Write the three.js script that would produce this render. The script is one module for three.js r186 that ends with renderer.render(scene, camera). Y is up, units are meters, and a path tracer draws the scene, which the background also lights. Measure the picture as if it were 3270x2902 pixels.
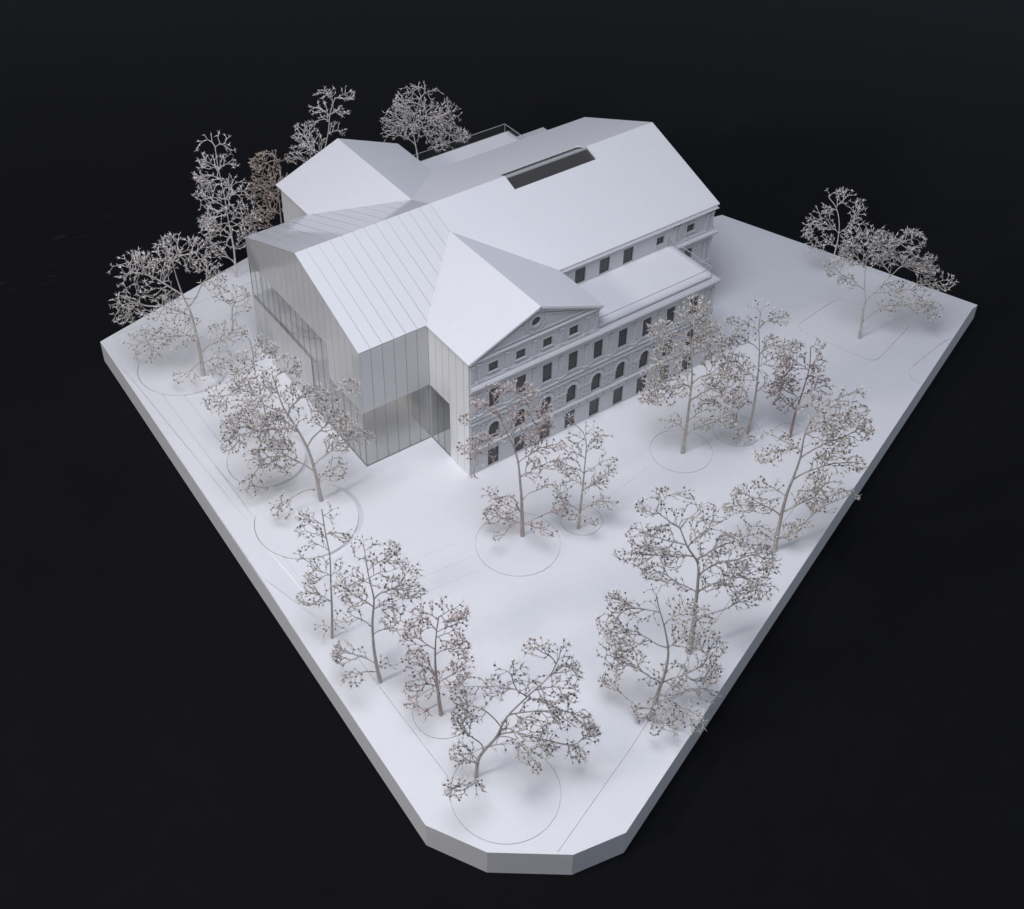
import * as THREE from 'three';
import { mergeGeometries } from 'three/addons/utils/BufferGeometryUtils.js';
import { RectAreaLightUniformsLib } from 'three/addons/lights/RectAreaLightUniformsLib.js';
import { Brush, Evaluator, SUBTRACTION } from 'three-bvh-csg';

// ------------------------------------------------------------------ camera, light, exposure
RectAreaLightUniformsLib.init();
const scene = new THREE.Scene();
scene.background = new THREE.Color().setRGB(0.125, 0.137, 0.175);       // unseen dim room, an even light that lifts the shaded sides
const renderer = new THREE.WebGLRenderer({ antialias: true });
renderer.toneMapping = THREE.LinearToneMapping;
renderer.toneMappingExposure = 0.93;
renderer.shadowMap.enabled = true;
const camera = new THREE.PerspectiveCamera(2 * Math.atan(1451 / 4120.7) * 180 / Math.PI, 3270 / 2902, 0.02, 30);
camera.position.set(-0.64139, 1.13724, 0.96179);
camera.rotation.set(-0.634375, -0.593047, -0.007868, 'YXZ');
camera.setViewOffset(3270, 2902, 126.41, 523.09, 3270, 2902);   // the photograph is a crop of a larger frame
scene.add(camera);

const LAMPS = {
  overhead: { at: [-0.42, 1.75, 0.42], aim: [-0.05, 0, 0.14], w: 0.75, h: 0.95, color: [0.84, 0.862, 1.0], power: 10.1, see: 1.2 },
  side: { at: [-1.75, 1.14, 0.07], aim: [0.1, 0.08, 0.07], w: 0.22, h: 0.26, color: [1.0, 0.955, 0.90], power: 70, see: 1.2 },
  fill: { at: [1.5, 0.62, 2.1], aim: [0.2, 0, 0.2], w: 0.9, h: 0.7, color: [0.78, 0.88, 1.0], power: 1.9, see: 0.6 },  // out of view, lights the right-hand edges of the board
};

// ------------------------------------------------------------------ helpers
const R = (seed) => { let a = seed >>> 0; return () => { a = (a + 0x6D2B79F5) | 0; let t = Math.imul(a ^ (a >>> 15), 1 | a); t = (t + Math.imul(t ^ (t >>> 7), 61 | t)) ^ t; return ((t ^ (t >>> 14)) >>> 0) / 4294967296; }; };
const V = (x, y, z) => new THREE.Vector3(x, y, z);
const taken = {};
function numbered(name) { const n = taken[name] || 0; taken[name] = n + 1; return n ? `${name}_${String(n).padStart(3, '0')}` : name; }
function thing(name, label, category, at = [0, 0, 0], group) {
  const o = new THREE.Group(); o.name = numbered(name); o.position.set(...at);
  o.userData = { label, category }; if (group) o.userData.group = group;
  scene.add(o); return o;
}
// texture coordinates in metres on the side each face looks towards
function metreUV(g) {
  if (g.index) g = g.toNonIndexed();
  if (!g.attributes.normal) g.computeVertexNormals();
  const p = g.attributes.position, n = g.attributes.normal, uv = new Float32Array(p.count * 2);
  for (let i = 0; i < p.count; i++) {
    const ax = Math.abs(n.getX(i)), ay = Math.abs(n.getY(i)), az = Math.abs(n.getZ(i));
    if (ay >= ax && ay >= az) { uv[2 * i] = p.getX(i); uv[2 * i + 1] = p.getZ(i); }
    else if (ax >= az) { uv[2 * i] = p.getZ(i); uv[2 * i + 1] = p.getY(i); }
    else { uv[2 * i] = p.getX(i); uv[2 * i + 1] = p.getY(i); }
  }
  g.setAttribute('uv', new THREE.BufferAttribute(uv, 2));
  return g;
}
const join = (list) => list.length === 1 ? metreUV(list[0]) : mergeGeometries(list.map(metreUV), false);
function part(name, geometry, material, parent) {
  const g = Array.isArray(geometry) ? join(geometry) : metreUV(geometry);
  const m = new THREE.Mesh(g, material); m.name = name; m.castShadow = m.receiveShadow = true;
  parent.add(m); return m;
}
function box(x0, x1, y0, y1, z0, z1) {
  const g = new THREE.BoxGeometry(Math.abs(x1 - x0), Math.abs(y1 - y0), Math.abs(z1 - z0));
  g.translate((x0 + x1) / 2, (y0 + y1) / 2, (z0 + z1) / 2); return g;
}
const clean = (pts) => pts.filter((p, i) => { const q = pts[(i + 1) % pts.length]; return Math.hypot(...p.map((v, k) => v - q[k])) > 1e-6; });
// upright sheet in the plane z = front: outline and holes as [x, y]; it goes back by depth
function sheetZ(outline, holes, front, depth) {
  const s = new THREE.Shape(outline.map(([x, y]) => new THREE.Vector2(x, y)));
  for (const h of holes) s.holes.push(new THREE.Path(h.map(([x, y]) => new THREE.Vector2(x, y))));
  const g = new THREE.ExtrudeGeometry(s, { depth, bevelEnabled: false });
  g.translate(0, 0, front - depth); return g;
}
// upright sheet in the plane x = face, outline as [z, y], thick towards +x
function sheetX(outline, face, depth) {
  const s = new THREE.Shape(outline.map(([z, y]) => new THREE.Vector2(-z, y)));
  const g = new THREE.ExtrudeGeometry(s, { depth, bevelEnabled: false });   // shape x = -z, extrude along +z -> turn to +x
  g.rotateY(Math.PI / 2); g.translate(face, 0, 0); return g;
}
// lying sheet: outline and holes as [x, z], from y0 up to y1
function sheetY(outline, holes, y0, y1) {
  const s = new THREE.Shape(outline.map(([x, z]) => new THREE.Vector2(x, -z)));
  for (const h of holes) s.holes.push(new THREE.Path(h.map(([x, z]) => new THREE.Vector2(x, -z))));
  const g = new THREE.ExtrudeGeometry(s, { depth: y1 - y0, bevelEnabled: false, curveSegments: 24 });
  g.rotateX(-Math.PI / 2); g.translate(0, y0, 0); return g;
}
// a slab whose upper face is a flat polygon in space (with holes), thick downwards along its normal
function slab(pts, thick, holes = []) {
  const P = clean(pts).map((p) => V(...p)), n = V(0, 0, 0);
  for (let i = 0; i < P.length; i++) n.add(P[i].clone().cross(P[(i + 1) % P.length]));
  n.normalize(); if (n.y < 0) n.negate();
  const u = V(1, 0, 0).sub(n.clone().multiplyScalar(n.x)).normalize(), w = n.clone().cross(u), o = P[0].clone();
  const flat = (p) => { const d = p.clone().sub(o); return new THREE.Vector2(d.dot(u), d.dot(w)); };
  const s = new THREE.Shape(P.map(flat));
  for (const h of holes) s.holes.push(new THREE.Path(h.map((p) => flat(V(...p)))));
  const g = new THREE.ExtrudeGeometry(s, { depth: thick, bevelEnabled: false });
  g.translate(0, 0, -thick);
  g.applyMatrix4(new THREE.Matrix4().makeBasis(u, w, n).setPosition(o)); return g;
}
// a moulding: profile [out, y] carried along a path [x, z] with mitred corners; out lies to the right of +x
function moulding(path, profile) {
  const n = path.length, rows = [];
  const side = (i) => { const d = [path[i + 1][0] - path[i][0], path[i + 1][1] - path[i][1]], l = Math.hypot(...d); return [-d[1] / l, d[0] / l]; };
  for (let i = 0; i < n; i++) {
    let o;
    if (i === 0) o = side(0); else if (i === n - 1) o = side(n - 2);
    else { const a = side(i - 1), b = side(i), k = 1 + a[0] * b[0] + a[1] * b[1]; o = [(a[0] + b[0]) / k, (a[1] + b[1]) / k]; }
    rows.push(profile.map(([q, y]) => [path[i][0] + o[0] * q, y, path[i][1] + o[1] * q]));
  }
  const pos = [], m = profile.length;
  const tri = (a, b, c) => pos.push(...a, ...b, ...c);
  for (let i = 0; i < n - 1; i++) for (let k = 0; k < m; k++) {
    const a = rows[i][k], b = rows[i + 1][k], c = rows[i + 1][(k + 1) % m], d = rows[i][(k + 1) % m];
    tri(a, b, c); tri(a, c, d);
  }
  const cap = THREE.ShapeUtils.triangulateShape(profile.map(([q, y]) => new THREE.Vector2(q, y)), []);
  for (const [a, b, c] of cap) { tri(rows[0][a], rows[0][b], rows[0][c]); tri(rows[n - 1][a], rows[n - 1][c], rows[n - 1][b]); }
  const g = new THREE.BufferGeometry(); g.setAttribute('position', new THREE.Float32BufferAttribute(pos, 3)); g.computeVertexNormals(); return g;
}
const rect = (x0, x1, y0, y1) => [[x0, y0], [x1, y0], [x1, y1], [x0, y1]];
function archOutline(xc, half, y0, spring, n = 14) {
  const p = [[xc - half, y0], [xc + half, y0]];
  for (let i = 0; i <= n; i++) { const a = Math.PI * i / n; p.push([xc + half * Math.cos(a), spring + half * Math.sin(a)]); }
  return p;
}
const circle = (xc, yc, r, n = 48) => Array.from({ length: n }, (_, i) => [xc + r * Math.cos(2 * Math.PI * i / n), yc + r * Math.sin(2 * Math.PI * i / n)]);

// ------------------------------------------------------------------ materials
function noiseTexture(size, seed, octaves, make) {
  const r = R(seed), data = new Uint8Array(size * size * 4);
  const grids = octaves.map(([cells, w]) => ({ cells, w, v: Float32Array.from({ length: cells * cells }, r) }));
  for (let y = 0; y < size; y++) for (let x = 0; x < size; x++) {
    let s = 0;
    for (const { cells, w, v } of grids) {
      const fx = x / size * cells, fy = y / size * cells, ix = Math.floor(fx), iy = Math.floor(fy);
      let tx = fx - ix, ty = fy - iy; tx = tx * tx * (3 - 2 * tx); ty = ty * ty * (3 - 2 * ty);
      const at = (i, j) => v[(j % cells) * cells + (i % cells)];
      s += w * ((at(ix, iy) * (1 - tx) + at(ix + 1, iy) * tx) * (1 - ty) + (at(ix, iy + 1) * (1 - tx) + at(ix + 1, iy + 1) * tx) * ty - 0.5);
    }
    const c = make(s, r), i = 4 * (y * size + x);
    data[i] = c[0]; data[i + 1] = c[1]; data[i + 2] = c[2]; data[i + 3] = 255;
  }
  const t = new THREE.DataTexture(data, size, size); t.wrapS = t.wrapT = THREE.RepeatWrapping;
  t.magFilter = THREE.LinearFilter; t.minFilter = THREE.LinearMipmapLinearFilter; t.generateMipmaps = true; t.needsUpdate = true; return t;
}
// sprayed paint: a faint mottle and a few dust specks
const paintMap = noiseTexture(1024, 11, [[9, 0.25], [37, 0.35], [256, 0.7], [512, 0.7]], (s, r) => {
  const speck = r() < 0.00004 ? 50 : 0, v = Math.max(0, Math.min(255, 240 + s * 5 - speck)); return [v, v, v];
});
paintMap.colorSpace = THREE.SRGBColorSpace; paintMap.repeat.set(4, 4);
const paintBump = noiseTexture(512, 12, [[128, 0.5], [256, 1]], (s) => { const v = 128 + s * 90; return [v, v, v]; });
paintBump.repeat.set(10, 10);
const paint = (rgb, roughness, extra = {}) => new THREE.MeshPhysicalMaterial({ color: new THREE.Color().setRGB(...rgb), roughness, map: paintMap, bumpMap: paintBump, bumpScale: 0.00003, ...extra });
const M = {
  board: paint([0.90, 0.90, 0.90], 0.62),
  white: paint([0.89, 0.89, 0.895], 0.58),
  facade: paint([0.66, 0.66, 0.668], 0.6),  // white paint darkened, part of the wall shade is put into the colour
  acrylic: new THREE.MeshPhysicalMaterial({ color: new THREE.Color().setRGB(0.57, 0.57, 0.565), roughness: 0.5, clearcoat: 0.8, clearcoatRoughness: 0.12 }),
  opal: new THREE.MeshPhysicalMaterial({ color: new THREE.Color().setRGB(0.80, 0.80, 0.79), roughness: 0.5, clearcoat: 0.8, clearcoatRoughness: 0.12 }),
  roofAcrylic: new THREE.MeshPhysicalMaterial({ color: new THREE.Color().setRGB(0.78, 0.78, 0.785), roughness: 0.5, clearcoat: 1, clearcoatRoughness: 0.06 }),
  seam: new THREE.MeshStandardMaterial({ color: new THREE.Color().setRGB(0.60, 0.60, 0.60), roughness: 0.8 }),
  clear: new THREE.MeshPhysicalMaterial({ color: new THREE.Color().setRGB(0.95, 0.95, 0.94), roughness: 0.03, transmission: 1, thickness: 0, ior: 1.49 }),
  railing: new THREE.MeshPhysicalMaterial({ color: new THREE.Color().setRGB(0.985, 0.985, 0.985), roughness: 0.02, transmission: 1, thickness: 0, ior: 1.18 }),
  edge: new THREE.MeshPhysicalMaterial({ color: new THREE.Color().setRGB(0.42, 0.43, 0.44), roughness: 0.25, clearcoat: 0.5 }),  // opaque grey for clear pane edges; the dark they reflect is in the colour
  jointDark: new THREE.MeshStandardMaterial({ color: new THREE.Color().setRGB(0.27, 0.27, 0.265), roughness: 0.6 }),
  window: new THREE.MeshPhysicalMaterial({ color: new THREE.Color().setRGB(0.030, 0.030, 0.031), roughness: 0.35, clearcoat: 0.4, clearcoatRoughness: 0.15 }),
  windowWarm: new THREE.MeshPhysicalMaterial({ color: new THREE.Color().setRGB(0.046, 0.039, 0.033), roughness: 0.35, clearcoat: 0.4, clearcoatRoughness: 0.15 }),
  bar: new THREE.MeshStandardMaterial({ color: new THREE.Color().setRGB(0.13, 0.13, 0.135), roughness: 0.6 }),
  smoked: new THREE.MeshPhysicalMaterial({ color: new THREE.Color().setRGB(0.055, 0.053, 0.051), roughness: 0.3, clearcoat: 1, clearcoatRoughness: 0.1 }),
  housing: new THREE.MeshStandardMaterial({ color: 0x1a1a1a, roughness: 0.7 }),
};

// ------------------------------------------------------------------ lamps (all out of view, placed to light the model)
for (const [key, l] of Object.entries(LAMPS)) {
  const o = thing('unseen_lamp', { overhead: 'large unseen lamp above the model, lighting it from the top', side: 'small unseen lamp far to the left of the model, lighting its left sides', fill: 'dim bluish unseen lamp at the front right, lighting the right edges of the board' }[key], 'unseen_lamp', l.at);
  const m = new THREE.Matrix4().lookAt(V(...l.at), V(...l.aim), Math.abs(l.aim[0] - l.at[0]) > 1 ? V(0, 1, 0) : V(0, 0, -1));
  o.quaternion.setFromRotationMatrix(m);                 // local -z looks at the model
  const a = l.w / 2 + 0.01, b = l.h / 2 + 0.01;
  part('housing', [box(-a, a, -b, b, 0.05, 0.06), box(-a, -a + 0.01, -b, b, -0.01, 0.05), box(a - 0.01, a, -b, b, -0.01, 0.05), box(-a + 0.01, a - 0.01, -b, -b + 0.01, -0.01, 0.05), box(-a + 0.01, a - 0.01, b - 0.01, b, -0.01, 0.05)], M.housing, o);
  const c = new THREE.Color().setRGB(...l.color);
  part('diffuser', box(-l.w / 2 + 0.002, l.w / 2 - 0.002, -l.h / 2 + 0.002, l.h / 2 - 0.002, 0.004, 0.008), new THREE.MeshStandardMaterial({ color: 0xffffff, roughness: 1, emissive: c, emissiveIntensity: l.see }), o);
  const light = new THREE.RectAreaLight(c, l.power, l.w, l.h); light.name = 'unseen_lamp_light'; o.add(light);
}

// ------------------------------------------------------------------ the black table
const T = 0.0347;                                                        // thickness of the board
{
  const cloth = noiseTexture(1024, 5, [[5, 0.5], [17, 0.5], [60, 0.5], [512, 0.8]], (s, r) => { const d = r() < 0.00006 ? 26 : 0, v = 15 + s * 3 + d; return [v, v * 1.03, v * 1.16]; });
  cloth.colorSpace = THREE.SRGBColorSpace; cloth.repeat.set(0.9, 0.9);
  const m = new THREE.MeshPhysicalMaterial({ map: cloth, roughness: 0.95, specularIntensity: 0.2, sheen: 1, sheenRoughness: 0.6, sheenColor: new THREE.Color().setRGB(0.98, 1.0, 1.1) });
  const t = part('table_surface', box(-3.2, 3.6, -T - 0.03, -T, -3.6, 3.0), m, scene);
  t.userData = { kind: 'structure', label: 'matt black surface under and behind the white model', category: 'surface' };
  // pale rubbed marks and dust left on the black surface
  const r = R(77), dust = [];
  for (const [cx, cz, n, len] of [[-0.33, -0.77, 9, 0.05], [-0.2, -0.86, 7, 0.05], [0.96, -0.5, 5, 0.035], [-0.6, -1.7, 4, 0.02], [0.9, 0.05, 3, 0.02]]) for (let i = 0; i < n; i++) {
    const x = cx + (r() - 0.5) * len * 3, z = cz + (r() - 0.5) * len, l = len * (0.15 + 0.5 * r()), w = 0.0006 + 0.0012 * r(), a = (r() - 0.5) * 0.5 - 0.2;
    const g = new THREE.CylinderGeometry(0.5, 0.5, 1, 7); g.scale(l, 0.0002, w); g.rotateY(a); g.translate(x, -T + 0.0001, z); dust.push(g);
  }
  const d = part('dust_streaks', dust, new THREE.MeshStandardMaterial({ color: new THREE.Color().setRGB(0.016, 0.016, 0.017), roughness: 1 }), t);
  d.userData.kind = 'stuff';
}

// ------------------------------------------------------------------ the white board
const G = 0.0009;                                                        // width of the engraved joints
const LINES = [[-0.2545, 0.122], [-0.2305, 0.107], [-0.2085, 0.075], [-0.1865, 0.05]];   // step edges: x, and the z at which each runs out
const RISE = 0.0013;
const board = thing('base_board', 'thick white chamfered board carrying the whole model, with engraved circles and steps', 'model base');
{
  const outline = [[-0.2791, -0.5192], [-0.2973, 0.3641], [-0.2646, 0.4199], [-0.1998, 0.4672], [-0.145, 0.4779], [0.7964, 0.1303], [0.655, -0.266], [0.60, -0.47], [0.36, -0.65], [0.09, -0.617]];
  const flush = [[-0.2145, 0.379, 0.0535], [-0.2145, 0.2685, 0.031], [-0.0155, 0.1245, 0.0495], [0.069, 0.137, 0.0245], [0.247, 0.115, 0.039], [0.331, 0.127, 0.0295], [0.383, 0.175, 0.0235]];
  // a quadrilateral with rounded corners
  const rounded = (q, r, n = 7) => {
    const out = [];
    for (let i = 0; i < q.length; i++) {
      const p = q[i], a = q[(i + q.length - 1) % q.length], b = q[(i + 1) % q.length];
      const la = Math.hypot(a[0] - p[0], a[1] - p[1]), lb = Math.hypot(b[0] - p[0], b[1] - p[1]);
      const s = [p[0] + (a[0] - p[0]) / la * r, p[1] + (a[1] - p[1]) / la * r], e = [p[0] + (b[0] - p[0]) / lb * r, p[1] + (b[1] - p[1]) / lb * r];
      for (let k = 0; k <= n; k++) { const t = k / n; out.push([(1 - t) ** 2 * s[0] + 2 * t * (1 - t) * p[0] + t * t * e[0], (1 - t) ** 2 * s[1] + 2 * t * (1 - t) * p[1] + t * t * e[1]]); }
    }
    return out;
  };
  const quad = (k) => { const q = [[0.5508, 0.0150], [0.583, 0.1345], [0.6965, 0.1040], [0.6555, 0.0015]], c = [0.6215, 0.0638]; return rounded(q.map(([x, z]) => { const l = Math.hypot(x - c[0], z - c[1]); return [x + (x - c[0]) / l * k * 1.4, z + (z - c[1]) / l * k * 1.4]; }), 0.019); };
  // a slit of the given width along a line of points
  const slit = (pts, w = G) => {
    const L = [], Q = [];
    for (let i = 0; i < pts.length; i++) {
      const a = pts[Math.max(0, i - 1)], b = pts[Math.min(pts.length - 1, i + 1)], l = Math.hypot(b[0] - a[0], b[1] - a[1]), nx = -(b[1] - a[1]) / l * w / 2, nz = (b[0] - a[0]) / l * w / 2;
      L.push([pts[i][0] + nx, pts[i][1] + nz]); Q.unshift([pts[i][0] - nx, pts[i][1] - nz]);
    }
    return [...L, ...Q];
  };
  const slits = [
    slit([[-0.2098, 0.4570], [-0.0863, 0.4119], [0.0622, 0.3515], [0.1153, 0.3338], [0.2672, 0.2762], [0.325, 0.2568], [0.43, 0.2175]]),
    slit([[-0.2530, 0.1290], [-0.2526, 0.20], [-0.2520, 0.2825], [-0.2512, 0.3368]]),
    slit([[0.4805, 0.1953], [0.5071, 0.2330]], 0.0004),
    slit([[-0.1355, 0.0762], [-0.066, 0.0835]], 0.00014), slit([[-0.1433, 0.1034], [-0.069, 0.1108]], 0.00014), slit([[-0.1453, 0.1241], [-0.0755, 0.1326]], 0.00014),
    slit([[0.112, 0.128], [0.205, 0.112]], 0.00015),
    slit([[-0.2600, -0.5195], [-0.1845, -0.5235], [-0.0377, -0.5265], [-0.0100, -0.5266]], 0.0008),
  ];
  const right = [[0.7964, 0.1303]];
  part('slab', sheetY(outline, [], -T, -0.0014), M.board, board);
  // rounded corner bed that runs off the right edge
  const bed = slit([[0.7120, 0.1604], [0.7060, 0.1582], [0.6976, 0.1580], [0.6880, 0.1592], [0.6240, 0.1688], [0.6130, 0.1716], [0.6045, 0.1766], [0.5998, 0.1830], [0.5985, 0.1905], [0.6010, 0.1975], [0.6035, 0.2003]]);
  part('top_sheet', sheetY(outline, [...flush.map(([x, z, r]) => circle(x, z, r + G, 64)), quad(G), ...slits, bed], -0.0014, 0), M.board, board);
  for (const [x, z, r] of flush) part('planting_disc', sheetY(circle(x, z, r, 64), [], -0.00139, 0.00005), M.board, board);
  part('planting_bed', sheetY(quad(0), [], -0.00139, 0.00005), M.board, board);

  // broad shallow steps on the left side, cut round the raised discs
  const discs = [[-0.205, -0.397, 0.062], [-0.195, -0.168, 0.049], [-0.2035, -0.046, 0.0615]];
  const fall = (z) => { const t = Math.min(1, Math.max(0, (z - 0.02) / 0.102)), k = Math.min(1, Math.max(0, (z + 0.513) / 0.05)); return (1 - 0.965 * t) * (0.06 + 0.94 * k); };
  const ev = new Evaluator(); ev.useGroups = false; ev.attributes = ['position', 'normal', 'uv'];
  LINES.forEach(([lx, zEnd], i) => {
    const level = 4 - i, y1 = level * RISE, y0 = (level - 1) * RISE;              // the leftmost sheet is the highest
    const left = (z) => -0.2791 + (z + 0.5192) / (0.3641 + 0.5192) * (-0.2973 + 0.2791) + 0.00005 * level;
    const back = (x) => -0.5192 + (x + 0.2791) * -0.264 + 0.00005 * level;
    const poly = [[left(-0.5192), back(left(-0.5192))], [left(zEnd), zEnd], [lx, zEnd]];
    poly[0] = [left(-0.513), -0.513]; poly.push([lx, -0.513]);
    let b = new Brush(metreUV(sheetY(poly, [], -0.0004, y1 - y0))); b.updateMatrixWorld();
    for (const [x, z, r] of discs) {
      const c = new THREE.CylinderGeometry(r + G * 0.8, r + G * 0.8, 0.02, 72); c.translate(x, 0, z);
      const k = new Brush(metreUV(c)); k.updateMatrixWorld(); b = ev.evaluate(b, k, SUBTRACTION); b.updateMatrixWorld();
    }
    const g = b.geometry, p = g.attributes.position;
    for (let k = 0; k < p.count; k++) {                                          // the whole flight sinks away towards the front
      const z = p.getZ(k), low = p.getY(k) < 0.0002;
      p.setY(k, low ? 0.00001 + (y0 ? y0 - 0.0002 : 0) * fall(z) : y1 * fall(z));
    }
    g.computeVertexNormals();
    part('terrace_step', g, M.board, board);
  });
  for (const [x, z, r] of discs) part('raised_disc', sheetY(circle(x, z, r, 72), [], 0.00002, 4 * RISE), M.board, board);
  // the board steps down in thin sheets along its right rear edge
  for (let k = 0; k < 4; k++) {
    const at = (q, t) => [0.7964 + 0.9383 * q - 0.1414 * t, 0.1303 - 0.3458 * q - 0.3963 * t], o = 0.00004 + k * 0.0069, e = o + 0.00686;
    part('edge_sheet', sheetY([at(o, 0), at(e, 0), at(e, 0.995), at(o, 0.995)], [], -T, -0.0028 * (k + 1)), M.board, board);
  }
}

// ------------------------------------------------------------------ the old building
const xM = 0.4756, xG = -0.0963, xC = 0.1006, xL = -0.0026, xR = 0.1992;          // gable ends, wing ridge, wing eaves
const zE = -0.0868, zR = -0.235, zB = -0.3852, zF = 0.0045, zRF = -0.4794;        // eaves, ridge, wing gables
const yE = 0.1829, yR = 0.2421, yW = 0.2239;
const meet = (yW - yE) / (yR - yE);
const zMf = zE + meet * (zR - zE), zMr = zB + meet * (zR - zB);                   // where the wing ridges die into the main roof
const slopeF = (z) => yE + (z - zE) / (zR - zE) * (yR - yE), slopeB = (z) => yE + (z - zB) / (zR - zB) * (yR - yE);
const FR = 0.3912, W0 = 0.0016, WR = 0.1945;                                      // right end of the front block, left wall face, right wall of the wing
const bay = (k) => 0.0366 + 0.0401 * k;
const hall = thing('museum_building', 'white model of a classical building with pediment, arched windows and large gabled roof', 'model building');
const zRear = -0.4700;
{
  const sk = { x0: 0.2188, x1: 0.3570, zf: -0.2120, zr: -0.2562 };
  const roof = (pts, holes, name = 'roof_slope') => part(name, slab(pts, 0.003, holes), M.white, hall);
  // main roof, with the ridge skylight cut out of both slopes
  roof([[xC, yR, zR], [sk.x0, yR, zR], [sk.x0, slopeF(sk.zf), sk.zf], [sk.x1, slopeF(sk.zf), sk.zf], [sk.x1, yR, zR], [xM, yR, zR], [xM, yE, zE], [xR, yE, zE], [xC, yW, zMf]]);
  roof([[xC, yR, zR], [sk.x0, yR, zR], [sk.x0, slopeB(sk.zr), sk.zr], [sk.x1, slopeB(sk.zr), sk.zr], [sk.x1, yR, zR], [xM, yR, zR], [xM, yE, zB], [xR, yE, zB], [xC, yW, zMr]]);
  // cross wings
  roof([[xL, yE, zF], [xC, yW, zF], [xC, yW, zMf], [xL, yE, zE]]); roof([[xR, yE, zF], [xC, yW, zF], [xC, yW, zMf], [xR, yE, zE]]);
  roof([[xL, yE, zRF], [xC, yW, zRF], [xC, yW, zMr], [xL, yE, zB]]); roof([[xR, yE, zRF], [xC, yW, zRF], [xC, yW, zMr], [xR, yE, zB]]);
  // skylight
  const sl = new THREE.Group(); sl.name = 'skylight'; hall.add(sl);
  const drop = 0.0042;
  part('pane', slab([[sk.x0 + 1e-4, yR - drop, zR], [sk.x1 - 1e-4, yR - drop, zR], [sk.x1 - 1e-4, slopeF(sk.zf) - drop, sk.zf - 1e-4], [sk.x0 + 1e-4, slopeF(sk.zf) - drop, sk.zf - 1e-4]], 0.001), M.smoked, sl);
  part('pane', slab([[sk.x0 + 1e-4, yR - drop, zR], [sk.x1 - 1e-4, yR - drop, zR], [sk.x1 - 1e-4, slopeB(sk.zr) - drop, sk.zr + 1e-4], [sk.x0 + 1e-4, slopeB(sk.zr) - drop, sk.zr + 1e-4]], 0.001), M.smoked, sl);
  part('ridge_bar', box(sk.x0 + 1e-4, sk.x1 - 1e-4, yR - 0.0050, yR - 0.0014, zR - 0.0007, zR + 0.0007), M.seam, sl);

  // body behind the faces
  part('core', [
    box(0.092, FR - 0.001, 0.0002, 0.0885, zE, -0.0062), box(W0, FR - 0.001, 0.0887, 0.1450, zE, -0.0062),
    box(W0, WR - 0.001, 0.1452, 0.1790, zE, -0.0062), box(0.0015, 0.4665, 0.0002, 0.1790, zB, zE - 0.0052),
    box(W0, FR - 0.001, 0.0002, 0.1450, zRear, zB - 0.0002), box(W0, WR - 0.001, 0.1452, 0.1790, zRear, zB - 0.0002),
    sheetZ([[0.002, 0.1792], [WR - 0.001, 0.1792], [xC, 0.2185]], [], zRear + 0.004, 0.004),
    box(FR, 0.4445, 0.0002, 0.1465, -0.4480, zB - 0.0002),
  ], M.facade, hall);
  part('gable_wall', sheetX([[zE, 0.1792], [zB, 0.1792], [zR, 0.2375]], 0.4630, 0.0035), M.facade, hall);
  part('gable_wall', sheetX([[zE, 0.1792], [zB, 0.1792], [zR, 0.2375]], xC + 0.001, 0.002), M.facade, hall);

  // a window: reveal stays open, dark pane set back, bars and a raised surround
  function aWindow(xc, half, y0, y1, z, { arch = false, bars = [0, 0], surround = 0.0022, sill = true, warm = false, back = 0.0020 } = {}) {
    const w = new THREE.Group(); w.name = 'window'; hall.add(w);
    const top = arch ? y1 + half : y1;
    part('pane', box(xc - half - 0.0004, xc + half + 0.0004, y0 - 0.0004, top + 0.0004, z - back - 0.0010, z - back), warm ? M.windowWarm : M.window, w);
    const b = [];
    for (let i = 1; i <= bars[0]; i++) { const x = xc - half + 2 * half * i / (bars[0] + 1); b.push(box(x - 0.00028, x + 0.00028, y0, top - (arch ? 0.0006 : 0), z - back, z - back + 0.0005)); }
    for (let i = 1; i <= bars[1]; i++) { const y = y0 + (top - y0) * i / (bars[1] + 1); b.push(box(xc - half, xc + half, y - 0.00028, y + 0.00028, z - back, z - back + 0.00042)); }
    if (b.length) part('glazing_bars', b, M.bar, w);
    if (surround) part('surround', sheetZ(rect(xc - half - surround, xc + half + surround, y0 - (sill ? 0 : surround), y1 + surround), [rect(xc - half, xc + half, y0 - (sill ? -1e-5 : 0), y1)], z + 0.0009, 0.00088), M.facade, w);
    if (sill) part('sill', box(xc - half - surround - 0.0004, xc + half + surround + 0.0004, y0 - 0.0012, y0 - 0.00002, z + 0.00002, z + 0.0017), M.facade, w);
    return w;
  }
  const A = { half: 0.0079, sill: 0.0447, spring: 0.0653 };
  // lower front wall: nine bays of a ground floor, arched windows and upper windows
  const holes = [];
  for (let k = 0; k < 9; k++) holes.push(rect(bay(k) - 0.0083, bay(k) + 0.0083, 0.0012, 0.0294), archOutline(bay(k), A.half, A.sill, A.spring), rect(bay(k) - 0.0074, bay(k) + 0.0074, 0.0982, 0.1270));
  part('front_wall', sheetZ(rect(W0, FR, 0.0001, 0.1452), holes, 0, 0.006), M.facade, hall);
  for (let k = 0; k < 9; k++) {
    aWindow(bay(k), 0.0083, 0.0012, 0.0294, 0, { bars: [0, 0], surround: 0, sill: false });
    aWindow(bay(k), A.half, A.sill, A.spring, 0, { arch: true, bars: [2, 3], surround: 0, sill: false });
    aWindow(bay(k), 0.0074, 0.0982, 0.1270, 0, { bars: [2, 3], back: 0.0014 });
  }
  // right return of the front block
  part('side_wall', box(FR - 0.0009, FR, 0.0001, 0.1452, zE + 0.0001, -0.0061), M.facade, hall);
  // front wall of the main body, above the terrace and to the right of the front block
  const french = [0.2342, 0.2747, 0.3150], small = [0.3701, 0.4243];
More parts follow.
